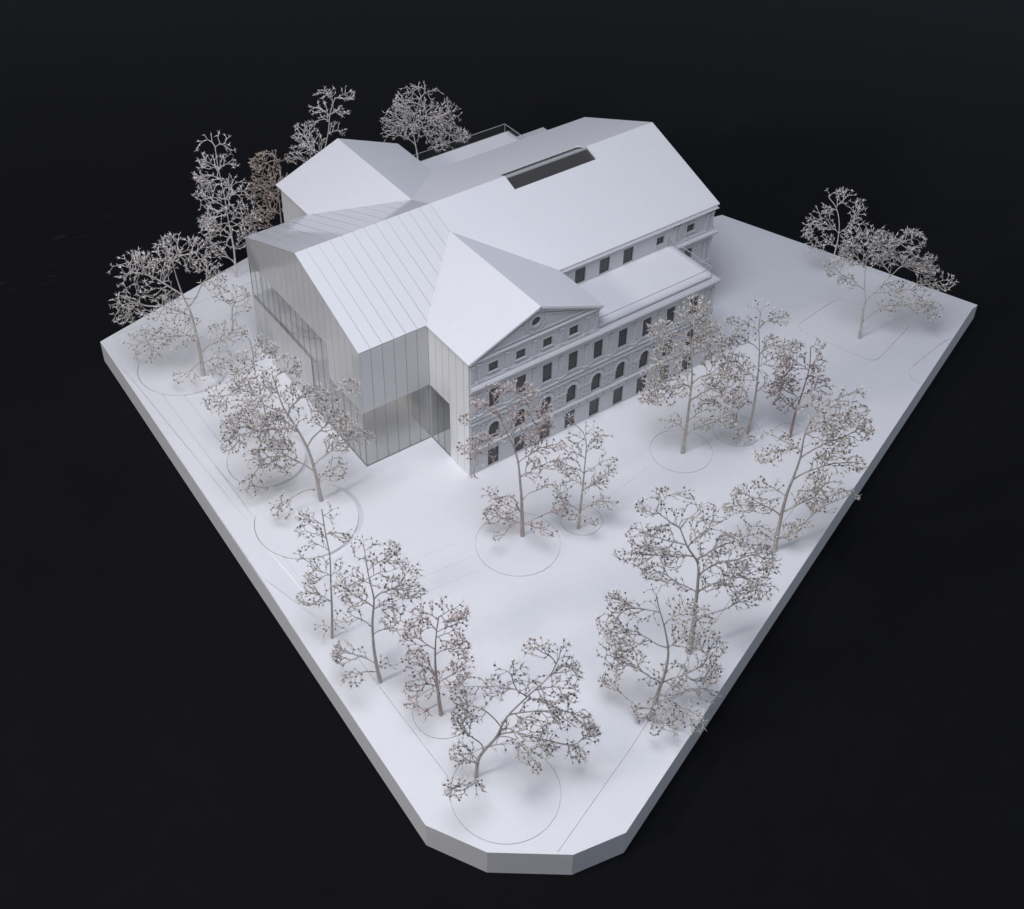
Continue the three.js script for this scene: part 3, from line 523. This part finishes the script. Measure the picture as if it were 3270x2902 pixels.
// ------------------------------------------------------------------ dried-twig trees
// stem: points [across, up, towards] in millimetres from the foot; lobes: clumps of the crown [across, up, towards, radii]
const TREES = {
  large: { base: [-0.1917, 0.0050, -0.3619], airy: 1.22, r: 4.0, tone: 'frost',
    stem: [[0,0,0],[0,55,0],[-3,107,0],[-10,138,0],[-14,169,0],[-15,184,0]],
    lobes: [[-58,163,0,34,32,32],[-12,201,0,19,19,19],[13,199,0,19,17,18],[31,164,0,16,16,16],[-85,116,0,20,16,17],[-27,116,0,38,11,19],[-66,56,0,26,18,20],[53,124,0,20,18,18],[39,69,0,24,14,17],[-19,74,0,26,17,20],[-9,25,30,20,7,11],[23,24,0,17,15,15]] },
  slim: { base: [-0.0525, 0.0000, -0.5513], airy: 1.3, r: 2.2, tone: 'pale',
    stem: [[0,0,0],[3,46,0],[1,106,0],[0,150,0],[-3,195,0],[-3,225,0]],
    lobes: [[-2,228,0,21,14,16],[-17,203,0,12,11,11],[8,198,0,16,9,11],[-11,178,0,22,10,13],[-23,141,0,16,19,16],[7,144,0,27,22,23],[2,100,0,35,24,27],[-23,98,0,14,14,14],[1,71,0,27,11,15],[-22,47,0,14,7,9]] },
  brown: { base: [0.0417, 0.0000, -0.5761], airy: 1.25, r: 2.6, tone: 'brown',
    stem: [[0,0,0],[1,52,0],[1,103,0],[-3,145,0]],
    lobes: [[-2,156,0,25,13,16],[-14,130,0,16,14,14],[2,121,0,18,21,18],[-20,104,0,20,16,17],[-12,76,0,23,18,19],[-32,110,0,10,15,10],[-29,58,0,18,11,13]] },
  sparse: { base: [0.0920, 0.0000, -0.5840], airy: 1.3, r: 2.6, tone: 'pale',
    stem: [[0,0,0],[33,150,0],[43,190,0],[48,221,0],[57,246,0]],
    lobes: [[45,252,0,14,8,10],[72,250,0,11,8,9],[36,227,0,14,8,10],[55,221,0,15,11,12],[42,209,0,17,11,12],[10,188,0,16,11,12],[1,168,0,14,13,13],[16,165,0,18,14,15],[-9,144,0,11,7,8],[53,190,0,14,8,10],[20,123,0,15,19,15]] },
  bushy: { base: [0.3100, 0.0000, -0.6113], airy: 1.25, r: 3.0, tone: 'pale',
    stem: [[0,0,0],[2,58,0],[-2,93,0],[-4,117,0],[8,163,0]],
    lobes: [[9,172,0,27,14,17],[-25,130,0,22,19,20],[7,127,0,33,27,28],[42,126,0,27,27,27],[47,95,0,27,16,19],[-34,104,0,16,16,16],[72,98,0,12,9,10],[-13,154,0,16,15,15]] },
  thin: { base: [-0.1835, 0.0050, -0.1788], r: 2.1, tone: 'tan',
    stem: [[0,0,0],[0,47,0],[-2,84,0],[-6,128,0],[-6,160,0],[-7,177,0]],
    lobes: [[-3,167,0,15,11,12],[9,162,0,12,10,10],[-15,139,0,18,13,14],[-32,119,0,17,9,11],[-3,110,0,19,13,14],[-24,100,0,14,8,9],[-3,75,0,17,15,16],[-58,86,0,14,14,14]] },
  wide: { base: [-0.1742, 0.0050, -0.0635], r: 3.6, tone: 'tan',
    stem: [[0,0,0],[-3,42,0],[-9,85,0],[-22,126,0],[-32,152,0],[-37,183,0],[-40,201,0]],
    lobes: [[-25,207,0,15,12,13],[-49,181,0,17,15,16],[-63,152,0,22,17,18],[-81,120,0,21,15,17],[-95,99,0,13,11,12],[-57,109,0,24,17,19],[-33,120,0,21,17,18],[-61,65,0,23,13,16],[-80,24,0,15,11,12],[-41,29,35,11,14,11],[12,166,0,20,11,14],[41,176,0,13,9,10],[17,128,0,18,14,15],[39,128,0,16,12,13],[52,104,0,13,7,9],[24,89,0,13,11,12],[18,53,0,13,11,12],[5,35,0,8,6,7],[-35,72,0,13,19,13],[-13,166,0,16,12,13]] },
  narrow: { base: [-0.2626, 0.0000, 0.1205], r: 2.2, tone: 'grey',
    stem: [[0,0,0],[3,41,0],[5,85,0],[7,132,0],[5,165,0],[4,198,0]],
    lobes: [[11,194,0,8,10,8],[-13,189,0,8,7,7],[-12,167,0,10,5,7],[-6,149,0,11,8,9],[-22,132,0,8,4,6],[7,163,0,8,7,7],[-5,107,0,13,11,12],[15,107,0,6,13,6],[-17,72,0,12,11,11],[0,63,0,10,13,10],[3,28,0,12,8,10],[-8,19,0,9,7,8],[24,162,0,6,6,6]] },
  round: { base: [-0.2488, 0.0000, 0.1998], r: 3.0, tone: 'grey',
    stem: [[0,0,0],[-3,34,0],[-4,68,0],[-3,100,0],[0,131,0],[-3,162,0],[-5,192,0]],
    lobes: [[-5,205,0,12,9,10],[19,197,0,8,12,8],[31,168,0,13,11,12],[3,168,0,19,11,14],[-19,164,0,9,9,9],[-18,136,0,10,10,10],[33,141,0,14,5,8],[9,121,0,8,8,8],[21,95,0,14,14,14],[-23,107,0,7,7,7],[-29,48,0,14,10,12],[7,30,0,9,7,7],[-24,47,30,8,7,8],[22,148,0,11,9,10],[-33,152,0,6,8,6]] },
  spiky: { base: [-0.2178, 0.0000, 0.2695], r: 3.0, tone: 'plum',
    stem: [[0,0,0],[-2,31,0],[-4,86,0],[-2,128,0],[1,153,0]],
    lobes: [[-7,157,0,15,8,10],[13,163,0,13,9,11],[18,142,0,9,9,9],[5,126,0,15,9,12],[-17,147,0,9,8,8],[-23,122,0,10,9,10],[16,109,0,11,7,9],[-23,82,0,12,11,11],[24,84,0,10,6,8],[-26,45,0,9,8,8],[-10,49,0,14,12,13],[11,64,0,14,10,12],[-25,45,20,8,6,7],[-15,39,25,8,5,5]] },
  leaning: { base: [-0.2286, 0.0000, 0.3486], r: 2.6, tone: 'grey',
    stem: [[0,0,0],[4,33,0],[20,65,0],[29,94,0],[50,129,0],[68,157,0],[74,176,0]],
    lobes: [[58,196,0,12,6,8],[77,198,0,7,5,6],[74,180,0,10,9,9],[86,163,0,9,9,9],[31,164,0,13,6,8],[22,140,0,11,9,10],[43,134,0,16,9,11],[69,138,0,15,10,11],[86,133,0,8,14,8],[-5,139,0,15,9,10],[-13,111,0,9,16,9],[-9,81,0,10,13,10],[2,110,0,9,9,9],[56,101,0,18,9,11],[83,100,0,11,11,11],[100,91,0,8,7,7],[110,64,0,7,14,7],[99,43,0,11,10,10],[43,74,0,18,8,10],[50,86,30,11,9,10],[68,55,0,10,10,10],[-12,33,0,11,13,11],[-18,60,50,9,9,9],[0,46,40,7,6,6],[24,51,0,11,5,6],[57,61,30,4,6,4]] },
  airy: { base: [-0.0277, 0.0000, 0.3834], r: 3.0, tone: 'tan',
    stem: [[0,0,0],[3,26,0],[6,46,0],[7,81,0],[1,116,0],[-7,147,0],[-11,163,0]],
    lobes: [[-43,161,0,13,7,9],[-55,129,0,11,13,11],[-35,147,0,9,7,8],[-12,174,0,12,6,8],[-6,142,0,17,9,12],[16,146,0,14,10,11],[34,135,0,11,9,10],[-29,107,0,18,12,15],[-51,76,0,12,12,12],[-31,64,0,17,10,12],[-47,34,0,10,7,8],[46,92,0,15,10,12],[18,104,0,14,11,12],[42,56,0,16,13,14],[48,20,0,12,10,11],[15,38,0,14,14,14],[-8,44,0,9,7,8],[-8,12,20,13,10,11],[20,20,20,17,12,14],[0,29,50,12,8,9],[31,27,40,10,8,9],[-21,18,20,6,4,5]] },
  broad: { base: [0.0449, 0.0000, 0.3545], r: 4.8, tone: 'grey',
    stem: [[0,0,0],[1,39,0],[0,73,0],[-1,112,0],[-4,140,0],[-16,163,0],[-26,190,0]],
    lobes: [[-47,234,0,12,7,8],[-32,240,0,11,5,7],[-58,221,0,11,7,8],[-13,218,0,14,6,9],[4,207,0,10,7,8],[-35,201,0,17,8,11],[-3,185,0,15,9,11],[-61,182,0,14,10,11],[-42,175,0,17,9,12],[-71,155,0,14,7,10],[-52,150,0,16,10,12],[-24,150,0,14,10,12],[1,154,0,17,9,12],[24,167,0,12,10,10],[21,140,0,19,11,14],[44,180,0,20,9,13],[51,149,0,17,8,12],[68,139,0,9,13,9],[41,116,0,21,10,14],[63,102,0,14,9,10],[18,109,0,14,8,11],[40,80,0,18,5,8],[-41,127,0,16,7,9],[-17,107,0,7,6,7]] },
  tall: { base: [0.2234, 0.0000, 0.3031], r: 3.8, tone: 'warm',
    stem: [[0,0,0],[0,39,0],[2,92,0],[6,121,0],[9,149,0],[9,184,0],[14,208,0],[28,228,0]],
    lobes: [[56,243,0,7,6,6],[39,237,0,13,7,9],[15,224,0,17,11,13],[36,208,0,18,13,14],[59,210,0,13,11,12],[70,190,0,9,11,9],[20,190,0,17,11,13],[-22,179,0,13,8,9],[-24,154,0,14,8,10],[-4,168,0,12,8,9],[43,174,0,19,11,13],[65,139,0,13,7,9],[42,137,0,17,11,13],[41,108,0,16,11,13],[67,88,0,13,5,8],[-18,106,0,16,7,10],[-45,92,0,12,8,9],[-46,70,0,16,7,10],[-22,77,0,16,7,10],[29,84,0,16,12,13],[43,71,0,14,7,9],[26,44,0,10,8,8],[14,31,0,7,9,7]] },
  facade: { base: [0.2459, 0.0000, 0.1188], r: 3.4, tone: 'warm',
    stem: [[0,0,0],[1,45,0],[1,91,0],[0,129,0],[-5,165,0],[-9,200,0]],
    lobes: [[-6,225,0,14,14,14],[-18,216,0,10,9,9],[12,193,0,14,12,12],[-9,186,0,17,12,14],[-37,189,0,17,14,15],[-49,201,0,8,6,7],[11,169,0,18,12,14],[-25,158,0,19,12,14],[-44,131,0,13,9,10],[-34,104,0,21,14,16],[-12,116,0,15,13,14],[29,138,0,17,15,15],[47,106,0,14,16,14],[21,104,0,17,13,14],[24,71,0,14,11,12],[47,58,0,13,10,11],[21,45,0,8,7,7],[-50,94,0,10,8,9],[-18,53,0,11,8,9],[21,193,0,8,11,8]] },
  straight: { base: [0.3403, 0.0000, 0.1384], r: 2.7, tone: 'tan',
    stem: [[0,0,0],[2,32,0],[2,76,0],[-2,137,0],[-7,171,0],[-8,194,0]],
    lobes: [[-9,199,0,12,8,9],[-29,183,0,15,9,11],[-13,171,0,15,11,12],[9,187,0,15,8,10],[-28,154,0,10,10,10],[-40,140,0,10,10,10],[12,141,0,10,13,10],[29,141,0,15,8,10],[40,146,0,9,6,7],[-25,110,0,15,13,14],[16,122,0,14,10,11],[-8,97,0,15,13,14],[19,81,0,11,11,11],[-15,59,0,12,11,11],[-32,107,0,9,12,9],[-11,13,20,13,7,9]] },
  plum: { base: [0.3784, 0.0000, 0.1754], r: 2.7, tone: 'plumdark',
    stem: [[0,0,0],[1,35,0],[5,74,0],[8,114,0],[5,149,0]],
    lobes: [[6,149,0,12,10,11],[-8,124,0,13,10,11],[15,126,0,10,10,10],[-18,104,0,14,10,11],[11,102,0,14,12,13],[-18,84,0,14,10,11],[7,74,0,17,11,13],[-23,69,0,11,8,9],[27,84,0,11,11,11],[-8,56,0,15,8,10]] },
  umbrella: { base: [0.6066, 0.0000, 0.0851], airy: 1.15, r: 3.0, tone: 'frost',
    stem: [[0,0,0],[-1,31,0],[-2,64,0],[10,84,0],[20,101,0],[33,121,0]], fork: [[-2,64,0],[-8,92,0],[-12,121,0]],
    lobes: [[-10,159,0,23,15,17],[-33,169,0,15,12,13],[17,154,0,23,13,16],[-5,176,0,15,9,11],[38,166,0,16,12,13],[15,130,0,24,11,14],[-26,140,0,18,12,14],[50,132,0,18,13,15],[-46,145,0,11,11,11],[73,125,0,11,11,11],[99,98,0,12,10,10],[72,91,0,16,10,12],[40,81,0,22,11,14],[68,61,0,20,10,13],[95,48,0,10,10,10],[29,56,0,15,8,10],[-52,121,0,13,11,11],[-32,97,0,11,10,10]] },
  twotier: { base: [0.6830, 0.0000, -0.0416], airy: 1.3, r: 1.8, tone: 'pale',
    stem: [[0,0,0],[0,37,0],[1,71,0],[-2,99,0],[-11,125,0],[-24,142,0]],
    lobes: [[-23,147,0,14,7,9],[-1,142,0,14,9,10],[19,132,0,9,6,7],[-30,112,0,12,9,10],[-19,122,0,9,12,9],[20,114,0,12,9,10],[-42,90,0,12,12,12],[-21,94,0,12,9,10],[21,97,0,8,8,8],[-15,66,0,10,10,10],[-36,64,0,9,7,8],[32,94,0,6,5,6],[-25,51,0,12,5,7]] },
  front_facade: { base: [-0.0038, 0.0000, 0.1174], r: 3.4, tone: 'plum',
    stem: [[0,0,0],[-1,33,0],[-2,59,0],[-4,87,0],[-7,120,0],[-12,142,0],[-21,167,0],[-29,190,0]],
    lobes: [[-35,223,0,11,7,8],[-17,229,0,9,6,7],[0,223,0,11,7,8],[-50,201,0,9,6,7],[-66,186,0,6,5,5],[-29,195,0,16,9,11],[-5,190,0,14,11,12],[15,196,0,11,11,11],[20,174,0,10,9,9],[2,161,0,14,8,10],[-23,164,0,15,8,10],[-46,153,0,14,5,8],[-68,144,0,8,6,7],[-50,127,0,13,6,8],[31,145,0,12,5,7],[14,139,0,12,7,9],[10,107,0,9,14,9],[31,118,0,9,7,7],[25,83,0,10,4,6],[-38,66,0,10,7,8],[-18,52,0,12,8,9],[-34,33,0,10,10,10],[-30,31,30,4,5,4],[-15,25,0,8,8,8],[11,37,20,12,4,7],[27,40,30,9,4,6],[42,41,0,8,9,8],[-56,102,0,5,5,5]] },
  small: { base: [0.0577, 0.0000, 0.1458], r: 2.6, tone: 'grey',
    stem: [[0,0,0],[1,38,0],[2,64,0],[3,105,0],[3,137,0],[-1,153,0],[-7,162,0]],
    lobes: [[-15,170,0,9,5,6],[7,159,0,10,7,8],[19,148,0,9,5,6],[-9,148,0,9,6,7],[12,131,0,9,7,8],[-7,121,0,11,8,9],[-14,102,0,11,8,9],[5,95,0,9,6,7],[28,111,0,9,6,7],[32,90,0,7,7,7],[18,75,0,10,8,9],[-11,81,0,10,9,10],[-21,62,0,10,7,8],[-20,45,0,7,5,6],[22,45,0,8,6,7],[35,41,0,7,5,6],[3,64,0,7,7,7],[10,33,20,9,4,6],[-10,37,15,8,5,6]] },
};
const TONES = { frost: [0.66, 0.63, 0.61], pale: [0.84, 0.81, 0.80], tan: [0.60, 0.565, 0.54], grey: [0.57, 0.54, 0.525], warm: [0.60, 0.56, 0.515], plum: [0.53, 0.46, 0.45], plumdark: [0.32, 0.25, 0.255], brown: [0.52, 0.445, 0.385] };
const LABELS = {
  large: 'large spreading twig tree at the far left corner, crown reaching past the board edge',
  slim: 'slender two-tiered twig tree behind the left end of the glazed extension',
  brown: 'brown-tinged dense twig tree between the slender tree and the rear left roof',
  sparse: 'sparse pale twig tree rising behind the rear left gable roof',
  bushy: 'bushy round pale twig tree standing behind the rear glass balustrade',
  thin: 'thin twig tree on the raised disc nearest the glazed end wall, behind a wider one',
  wide: 'wide leaning twig tree on the large raised disc before the glazed corner',
  narrow: 'narrow upright twig tree on the left edge just in front of the large raised disc',
  round: 'round-crowned twig tree on the left edge line, second from the front of that row',
  spiky: 'spiky upright twig tree on the small flat disc near the front left edge',
  leaning: 'right-leaning twig tree at the front tip of the board, on the largest flat disc',
  airy: 'airy low-branched twig tree on the right, nearest to the front of that side',
  broad: 'broad-crowned thick-trunked twig tree by the right edge line behind the airy one',
  tall: 'tall right-leaning twig tree at the middle of the right edge, a branch overhanging it',
  facade: 'twig tree on the flat disc facing the right end of the window front',
  straight: 'straight slim twig tree on the middle one of three discs right of the window front',
  plum: 'small dark plum-coloured twig tree half behind the tall leaning tree',
  umbrella: 'umbrella-shaped twig tree in the rounded square bed at the far right',
  twotier: 'thin white twig tree by the rear edge behind the umbrella-shaped one',
  front_facade: 'plum-tipped twig tree before the pediment end of the window front',
  small: 'small twig tree with dark berries just right of the plum-tipped one',
};
const yaw = -0.593047, ACROSS = V(Math.cos(yaw), 0, -Math.sin(yaw)), TOWARDS = V(Math.sin(yaw), 0, Math.cos(yaw));
const local = ([a, u, t]) => ACROSS.clone().multiplyScalar(a / 1000).addScaledVector(TOWARDS, t / 1000).setY(u / 1000);
const barkMap = noiseTexture(256, 31, [[32, 0.7], [128, 0.9]], (s) => { const v = 225 + s * 50; return [v, v * 0.985, v * 0.97]; });
barkMap.colorSpace = THREE.SRGBColorSpace; barkMap.repeat.set(12, 12);
const seedMat = new THREE.MeshStandardMaterial({ vertexColors: true, roughness: 0.75 });
const BALL = new THREE.IcosahedronGeometry(1, 0);

function growTree(key, spec, seed) {
  const rnd = R(seed), nodes = [];                     // nodes: {p, up (index of parent), trunk}
  const add = (p, up, trunk) => { nodes.push({ p, up, trunk, kids: [], r: 0, n: 0 }); if (up >= 0) nodes[up].kids.push(nodes.length - 1); return nodes.length - 1; };
  const Z = spec.airy || 1, STEP = 0.0040, dirOf = (i) => nodes[i].up >= 0 ? nodes[i].p.clone().sub(nodes[nodes[i].up].p).normalize() : V(0, 1, 0);
  const off = (k) => V(rnd() - 0.5, rnd() - 0.5, rnd() - 0.5).multiplyScalar(2 * k);
  const follow = (pts, from, trunk) => {
    const c = new THREE.CatmullRomCurve3(pts), m = Math.max(2, Math.round(c.getLength() / STEP));
    let at = from; for (let i = from < 0 ? 0 : 1; i <= m; i++) at = add(c.getPoint(i / m), at, trunk); return at;
  };
  follow(spec.stem.map(local), -1, true);
  if (spec.fork) { const f = local(spec.fork[0]); let b = 0; nodes.forEach((n, i) => { if (n.p.distanceTo(f) < nodes[b].p.distanceTo(f)) b = i; }); follow(spec.fork.map(local), b, true); }
  const nTrunk = nodes.length;
  // limbs: one to every clump of the crown, the nearest clumps first, leaving the wood below at an upward angle
  const lobes = spec.lobes.map(([a, u, t, ra, rb, rc]) => ({ c: local([a, u, t]), ra: ra / 1000, rb: rb / 1000, rc: rc / 1000 }));
  const inside = (l, p) => { const d = p.clone().sub(l.c), x = d.dot(ACROSS) / l.ra, y = d.y / l.rb, z = d.dot(TOWARDS) / l.rc; return x * x + y * y + z * z; };
  for (const l of lobes) l.d = Math.min(...nodes.map((n) => n.p.distanceTo(l.c)));
  lobes.sort((p, q) => p.d - q.d);
  for (const l of lobes) {
    let best = -1, cost = 1e9;
    for (let i = 4; i < nodes.length; i++) {
      const n = nodes[i]; if (n.kids.length > 2 || (n.trunk && n.p.y < 0.012 + 0.1 * l.c.y)) continue;
      const v = l.c.clone().sub(n.p), d = v.length(); if (d < 1e-5) continue; v.divideScalar(d);
      const c = (d + (n.trunk ? 0 : 0.010)) * (1 + 1.5 * Math.max(0, 0.66 - v.dot(dirOf(i))));
      if (c < cost) { cost = c; best = i; }
    }
    const p = nodes[best].p, d = p.distanceTo(l.c), lead = dirOf(best);
    const end = l.c.clone().add(V(0, 0.3 * l.rb, 0)).add(l.c.clone().sub(p).setY(0).normalize().multiplyScalar(0.3 * l.ra));
    const side = lead.clone().multiplyScalar(0.25).add(l.c.clone().sub(p).normalize()).normalize();
    const a = p.clone().addScaledVector(side, d * 0.35).add(off(d * 0.05)), b = p.clone().lerp(end, 0.68).add(V(0, d * 0.03, 0)).add(off(d * 0.07));
    l.from = nodes.length; if (a.y < 0.004) a.y = 0.004; if (b.y < 0.004) b.y = 0.004; if (end.y < 0.004) end.y = 0.004;
    follow([p, a, b, end], best, false);
  }
  // shoots: every tip forks again and again, each time into the emptiest directions, until its clump is full
  const CELL = 0.0075, grid = new Map(), cellOf = (p) => `${Math.floor(p.x / CELL)},${Math.floor(p.y / CELL)},${Math.floor(p.z / CELL)}`;
  const enter = (i) => { const k = cellOf(nodes[i].p); if (grid.has(k)) grid.get(k).push(i); else grid.set(k, [i]); };
  const room = (p, not) => {
    let d = 0.014; const x = Math.floor(p.x / CELL), y = Math.floor(p.y / CELL), z = Math.floor(p.z / CELL);
    for (let i = -1; i < 2; i++) for (let j = -1; j < 2; j++) for (let k = -1; k < 2; k++) { const g = grid.get(`${x + i},${y + j},${z + k}`); if (g) for (const m of g) if (m !== not) d = Math.min(d, nodes[m].p.distanceTo(p)); }
    return d;
  };
  for (let i = 0; i < nodes.length; i++) enter(i);
  const limbEnd = nodes.length;
  for (let li = 0; li < lobes.length; li++) {
    const l = lobes[li]; let left = Math.round((10 + 0.32 * Math.pow(Math.PI * l.ra * l.rb * 1e6, 0.85)) / Z ** 1.7 * (l.c.y < 0.03 ? 0.6 : 1));
    let tips = []; const to = li + 1 < lobes.length ? lobes[li + 1].from : limbEnd;
    for (let i = l.from; i < to; i++) if (inside(l, nodes[i].p) < 1.5 || i === to - 1) { tips.push(i); nodes[i].start = nodes[i].p; }
    for (let gen = 0; gen < 20 && left > 0 && tips.length; gen++) {
      const next = [];
      for (let t = tips.length - 1; t > 0; t--) { const j = Math.floor(rnd() * (t + 1)); [tips[t], tips[j]] = [tips[j], tips[t]]; }
      for (const i of tips) {
        if (left <= 0) break;
        const fwd = dirOf(i), want = nodes[i].kids.length ? 1 : (rnd() < 0.72 ? 2 : 1);
        const used = [];
        for (let w = 0; w < want; w++) {
          let bp = null, bs = -1;
          for (let k = 0; k < 8; k++) {
            const turn = gen === 0 ? 0.7 + 0.6 * rnd() : 0.25 + 0.6 * rnd(), ax = V(rnd() - 0.5, rnd() - 0.5, rnd() - 0.5).cross(fwd).normalize();
            const v = fwd.clone().multiplyScalar(Math.cos(turn)).addScaledVector(ax, Math.sin(turn)); v.y += 0.10; v.normalize();
            const p = nodes[i].p.clone().addScaledVector(v, (0.0042 + 0.0029 * rnd()) * Z); if (p.y < 0.003) continue;
            const out = inside(l, p); if (out > 1.8) continue;
            const st = nodes[i].start; if (p.distanceTo(st) < nodes[i].p.distanceTo(st) + 0.0020) continue;
            let s = room(p, i); for (const u of used) s = Math.min(s, u.distanceTo(p) * 1.1);
            s *= 1 - 0.15 * out; if (s > bs) { bs = s; bp = p; }
          }
          if (bp && bs > 0.0022 * Z) { const m = add(bp, i, false); nodes[m].start = nodes[i].start; nodes[m].lobe = li; enter(m); used.push(bp); next.push(m); left--; }
        }
        if (!used.length && rnd() < 0.3) next.push(i);
      }
      tips = next;
      if (!tips.length && left > 0) { const mine = []; for (let i = l.from; i < to; i++) mine.push(i); for (let i = limbEnd; i < nodes.length; i++) if (nodes[i].lobe === li) mine.push(i); for (const i of mine) if (nodes[i].kids.length < 2 && rnd() < 0.5) { if (!nodes[i].start) nodes[i].start = nodes[i].p; tips.push(i); } }
    }
  }
  // ease the kinks out of the long shoots
  for (let k = 0; k < 1; k++) for (const n of nodes) if (!n.trunk && n.lobe === undefined && n.kids.length === 1) n.p.lerp(nodes[n.up].p.clone().add(nodes[n.kids[0]].p).multiplyScalar(0.5), 0.5);
  // thickness: tips thin, forks add up
  const E = 3.4, tip = 0.00027 * (1 + 1.1 * (Z - 1));
  for (let i = nodes.length - 1; i >= 0; i--) { const n = nodes[i]; n.n = 1; if (!n.kids.length) n.r = tip; else { let s = 0; for (const k of n.kids) { s += nodes[k].r ** E; n.n += nodes[k].n; } n.r = s ** (1 / E); } }
  const r0 = spec.r * 0.00078, top = nodes[nTrunk - 1].p.y;
  for (const n of nodes) {
    if (n.trunk) n.r = Math.max(0.0006, r0 * (1 - 0.84 * Math.pow(Math.min(1, n.p.y / top), 0.72)));
    else n.r = Math.min(n.r, r0 * 0.36);
  }
  nodes[0].r = r0 * 1.12;
  // which limb each node belongs to
  const limb = new Int32Array(nodes.length).fill(-1);
  for (let i = 0; i < nodes.length; i++) { const n = nodes[i]; if (n.trunk) continue; limb[i] = nodes[n.up].trunk ? i : limb[n.up]; }
  const limbs = new Map();
  const posOf = (k) => { if (!limbs.has(k)) limbs.set(k, []); return limbs.get(k); };
  const A = V(), U = V(), W = V();
  const rod = (out, p, q, rp, rq, sides) => {
    A.subVectors(q, p).normalize(); U.set(0.31, 0.83, 0.47).cross(A).normalize(); W.crossVectors(A, U);
    const ring = (c, r, i) => { const a = 2 * Math.PI * i / sides, x = Math.cos(a) * r, y = Math.sin(a) * r; return [c.x + U.x * x + W.x * y, c.y + U.y * x + W.y * y, c.z + U.z * x + W.z * y]; };
    for (let i = 0; i < sides; i++) { const a = ring(p, rp, i), b = ring(p, rp, i + 1), c = ring(q, rq, i + 1), d = ring(q, rq, i); out.push(...a, ...b, ...c); if (rq > 1e-6) out.push(...a, ...c, ...d); }
  };
  const q = V();
  for (let i = 1; i < nodes.length; i++) {
    const n = nodes[i], u = nodes[n.up]; if (i === 0 || n.up < 0) continue;
    q.copy(n.p).addScaledVector(A.subVectors(n.p, u.p), 0.06);
    if (n.trunk) rod(posOf(-1), u.p, q, u.r, n.r, 9);
    else { const small = limb[i] >= 0 && nodes[limb[i]].n < 26; rod(posOf(small ? -2 : limb[i]), u.p, q, u.trunk ? Math.min(n.r * 1.25, u.r) : Math.min(u.r, n.r * 1.35), n.r, n.r > 0.0008 ? 6 : 3); }
  }
  // seed heads: a dark little ball in a burst of thorns at the joints and tips of thin shoots
  const sp = [], sc = [], base = TONES[spec.tone];
  const put = (list, c) => { for (let i = 0; i < list.length; i += 3) { sp.push(list[i], list[i + 1], list[i + 2]); sc.push(c[0], c[1], c[2]); } };
  for (let i = nTrunk; i < nodes.length; i++) {
    const n = nodes[i], end = !n.kids.length; if (!end && (n.n > 60 || rnd() > (n.lobe === undefined ? 0.22 : n.kids.length > 1 ? 0.9 : 0.75))) continue;
    const d = n.p.clone().sub(nodes[n.up].p).normalize();
    const lean = V(rnd() - 0.5, rnd() - 0.35, rnd() - 0.5).normalize(), at = n.p.clone().addScaledVector(lean, 0.0006);
    const size = 0.00075 + 0.0006 * rnd() ** 1.5, kind = rnd();
    const c = kind < 0.36 ? [0.12, 0.122, 0.14] : kind < 0.75 ? [base[0] * 0.56, base[1] * 0.5, base[2] * 0.45] : [base[0] * 1.05, base[1] * 0.98, base[2] * 0.85];
    const ball = [], bp = BALL.attributes.position; for (let k = 0; k < bp.count; k++) ball.push(at.x + bp.getX(k) * size, at.y + bp.getY(k) * size * 1.1, at.z + bp.getZ(k) * size);
    put(ball, c);
    const m = end ? 3 : 2 + (rnd() < 0.4 ? 1 : 0), spikes = [];
    for (let k = 0; k < m; k++) {
      const v = V(rnd() - 0.5, rnd() - 0.45, rnd() - 0.5).normalize().multiplyScalar(0.95).add(d.clone().multiplyScalar(end ? 0.9 : 0.35)).normalize();
      rod(spikes, n.p, n.p.clone().addScaledVector(v, (end ? 0.0038 : 0.0028) + 0.0026 * rnd()), 0.00050, 0, 3);
    }
    const f = 1.05 + 0.5 * rnd(); put(spikes, [Math.min(0.8, base[0] * f), Math.min(0.78, base[1] * f * 0.99), Math.min(0.75, base[2] * f * 0.96)]);
  }
  const t = thing('twig_tree', LABELS[key], 'model tree', spec.base, 'dried twig trees standing on the white board');
  const bark = new THREE.MeshStandardMaterial({ color: new THREE.Color().setRGB(...base), map: barkMap, roughness: 0.85 });
  const geo = (list) => { const g = new THREE.BufferGeometry(); g.setAttribute('position', new THREE.Float32BufferAttribute(list, 3)); g.computeVertexNormals(); return g; };
  for (const [k, list] of limbs) { const m = part(k === -1 ? 'trunk' : k === -2 ? 'twigs' : 'branch', geo(list), bark, t); if (k === -2) m.userData.kind = 'stuff'; }
  const g = geo(sp); g.setAttribute('color', new THREE.Float32BufferAttribute(sc, 3));
  const s = part('seed_heads', g, seedMat, t); s.userData.kind = 'stuff';
  return [nodes.length, sp.length / 9, limbs.size];
}
let seed = 100;
for (const [key, spec] of Object.entries(TREES)) { const r = growTree(key, spec, seed++); if (globalThis.SHOW_COUNTS) console.log(key, ...r); }

renderer.render(scene, camera);
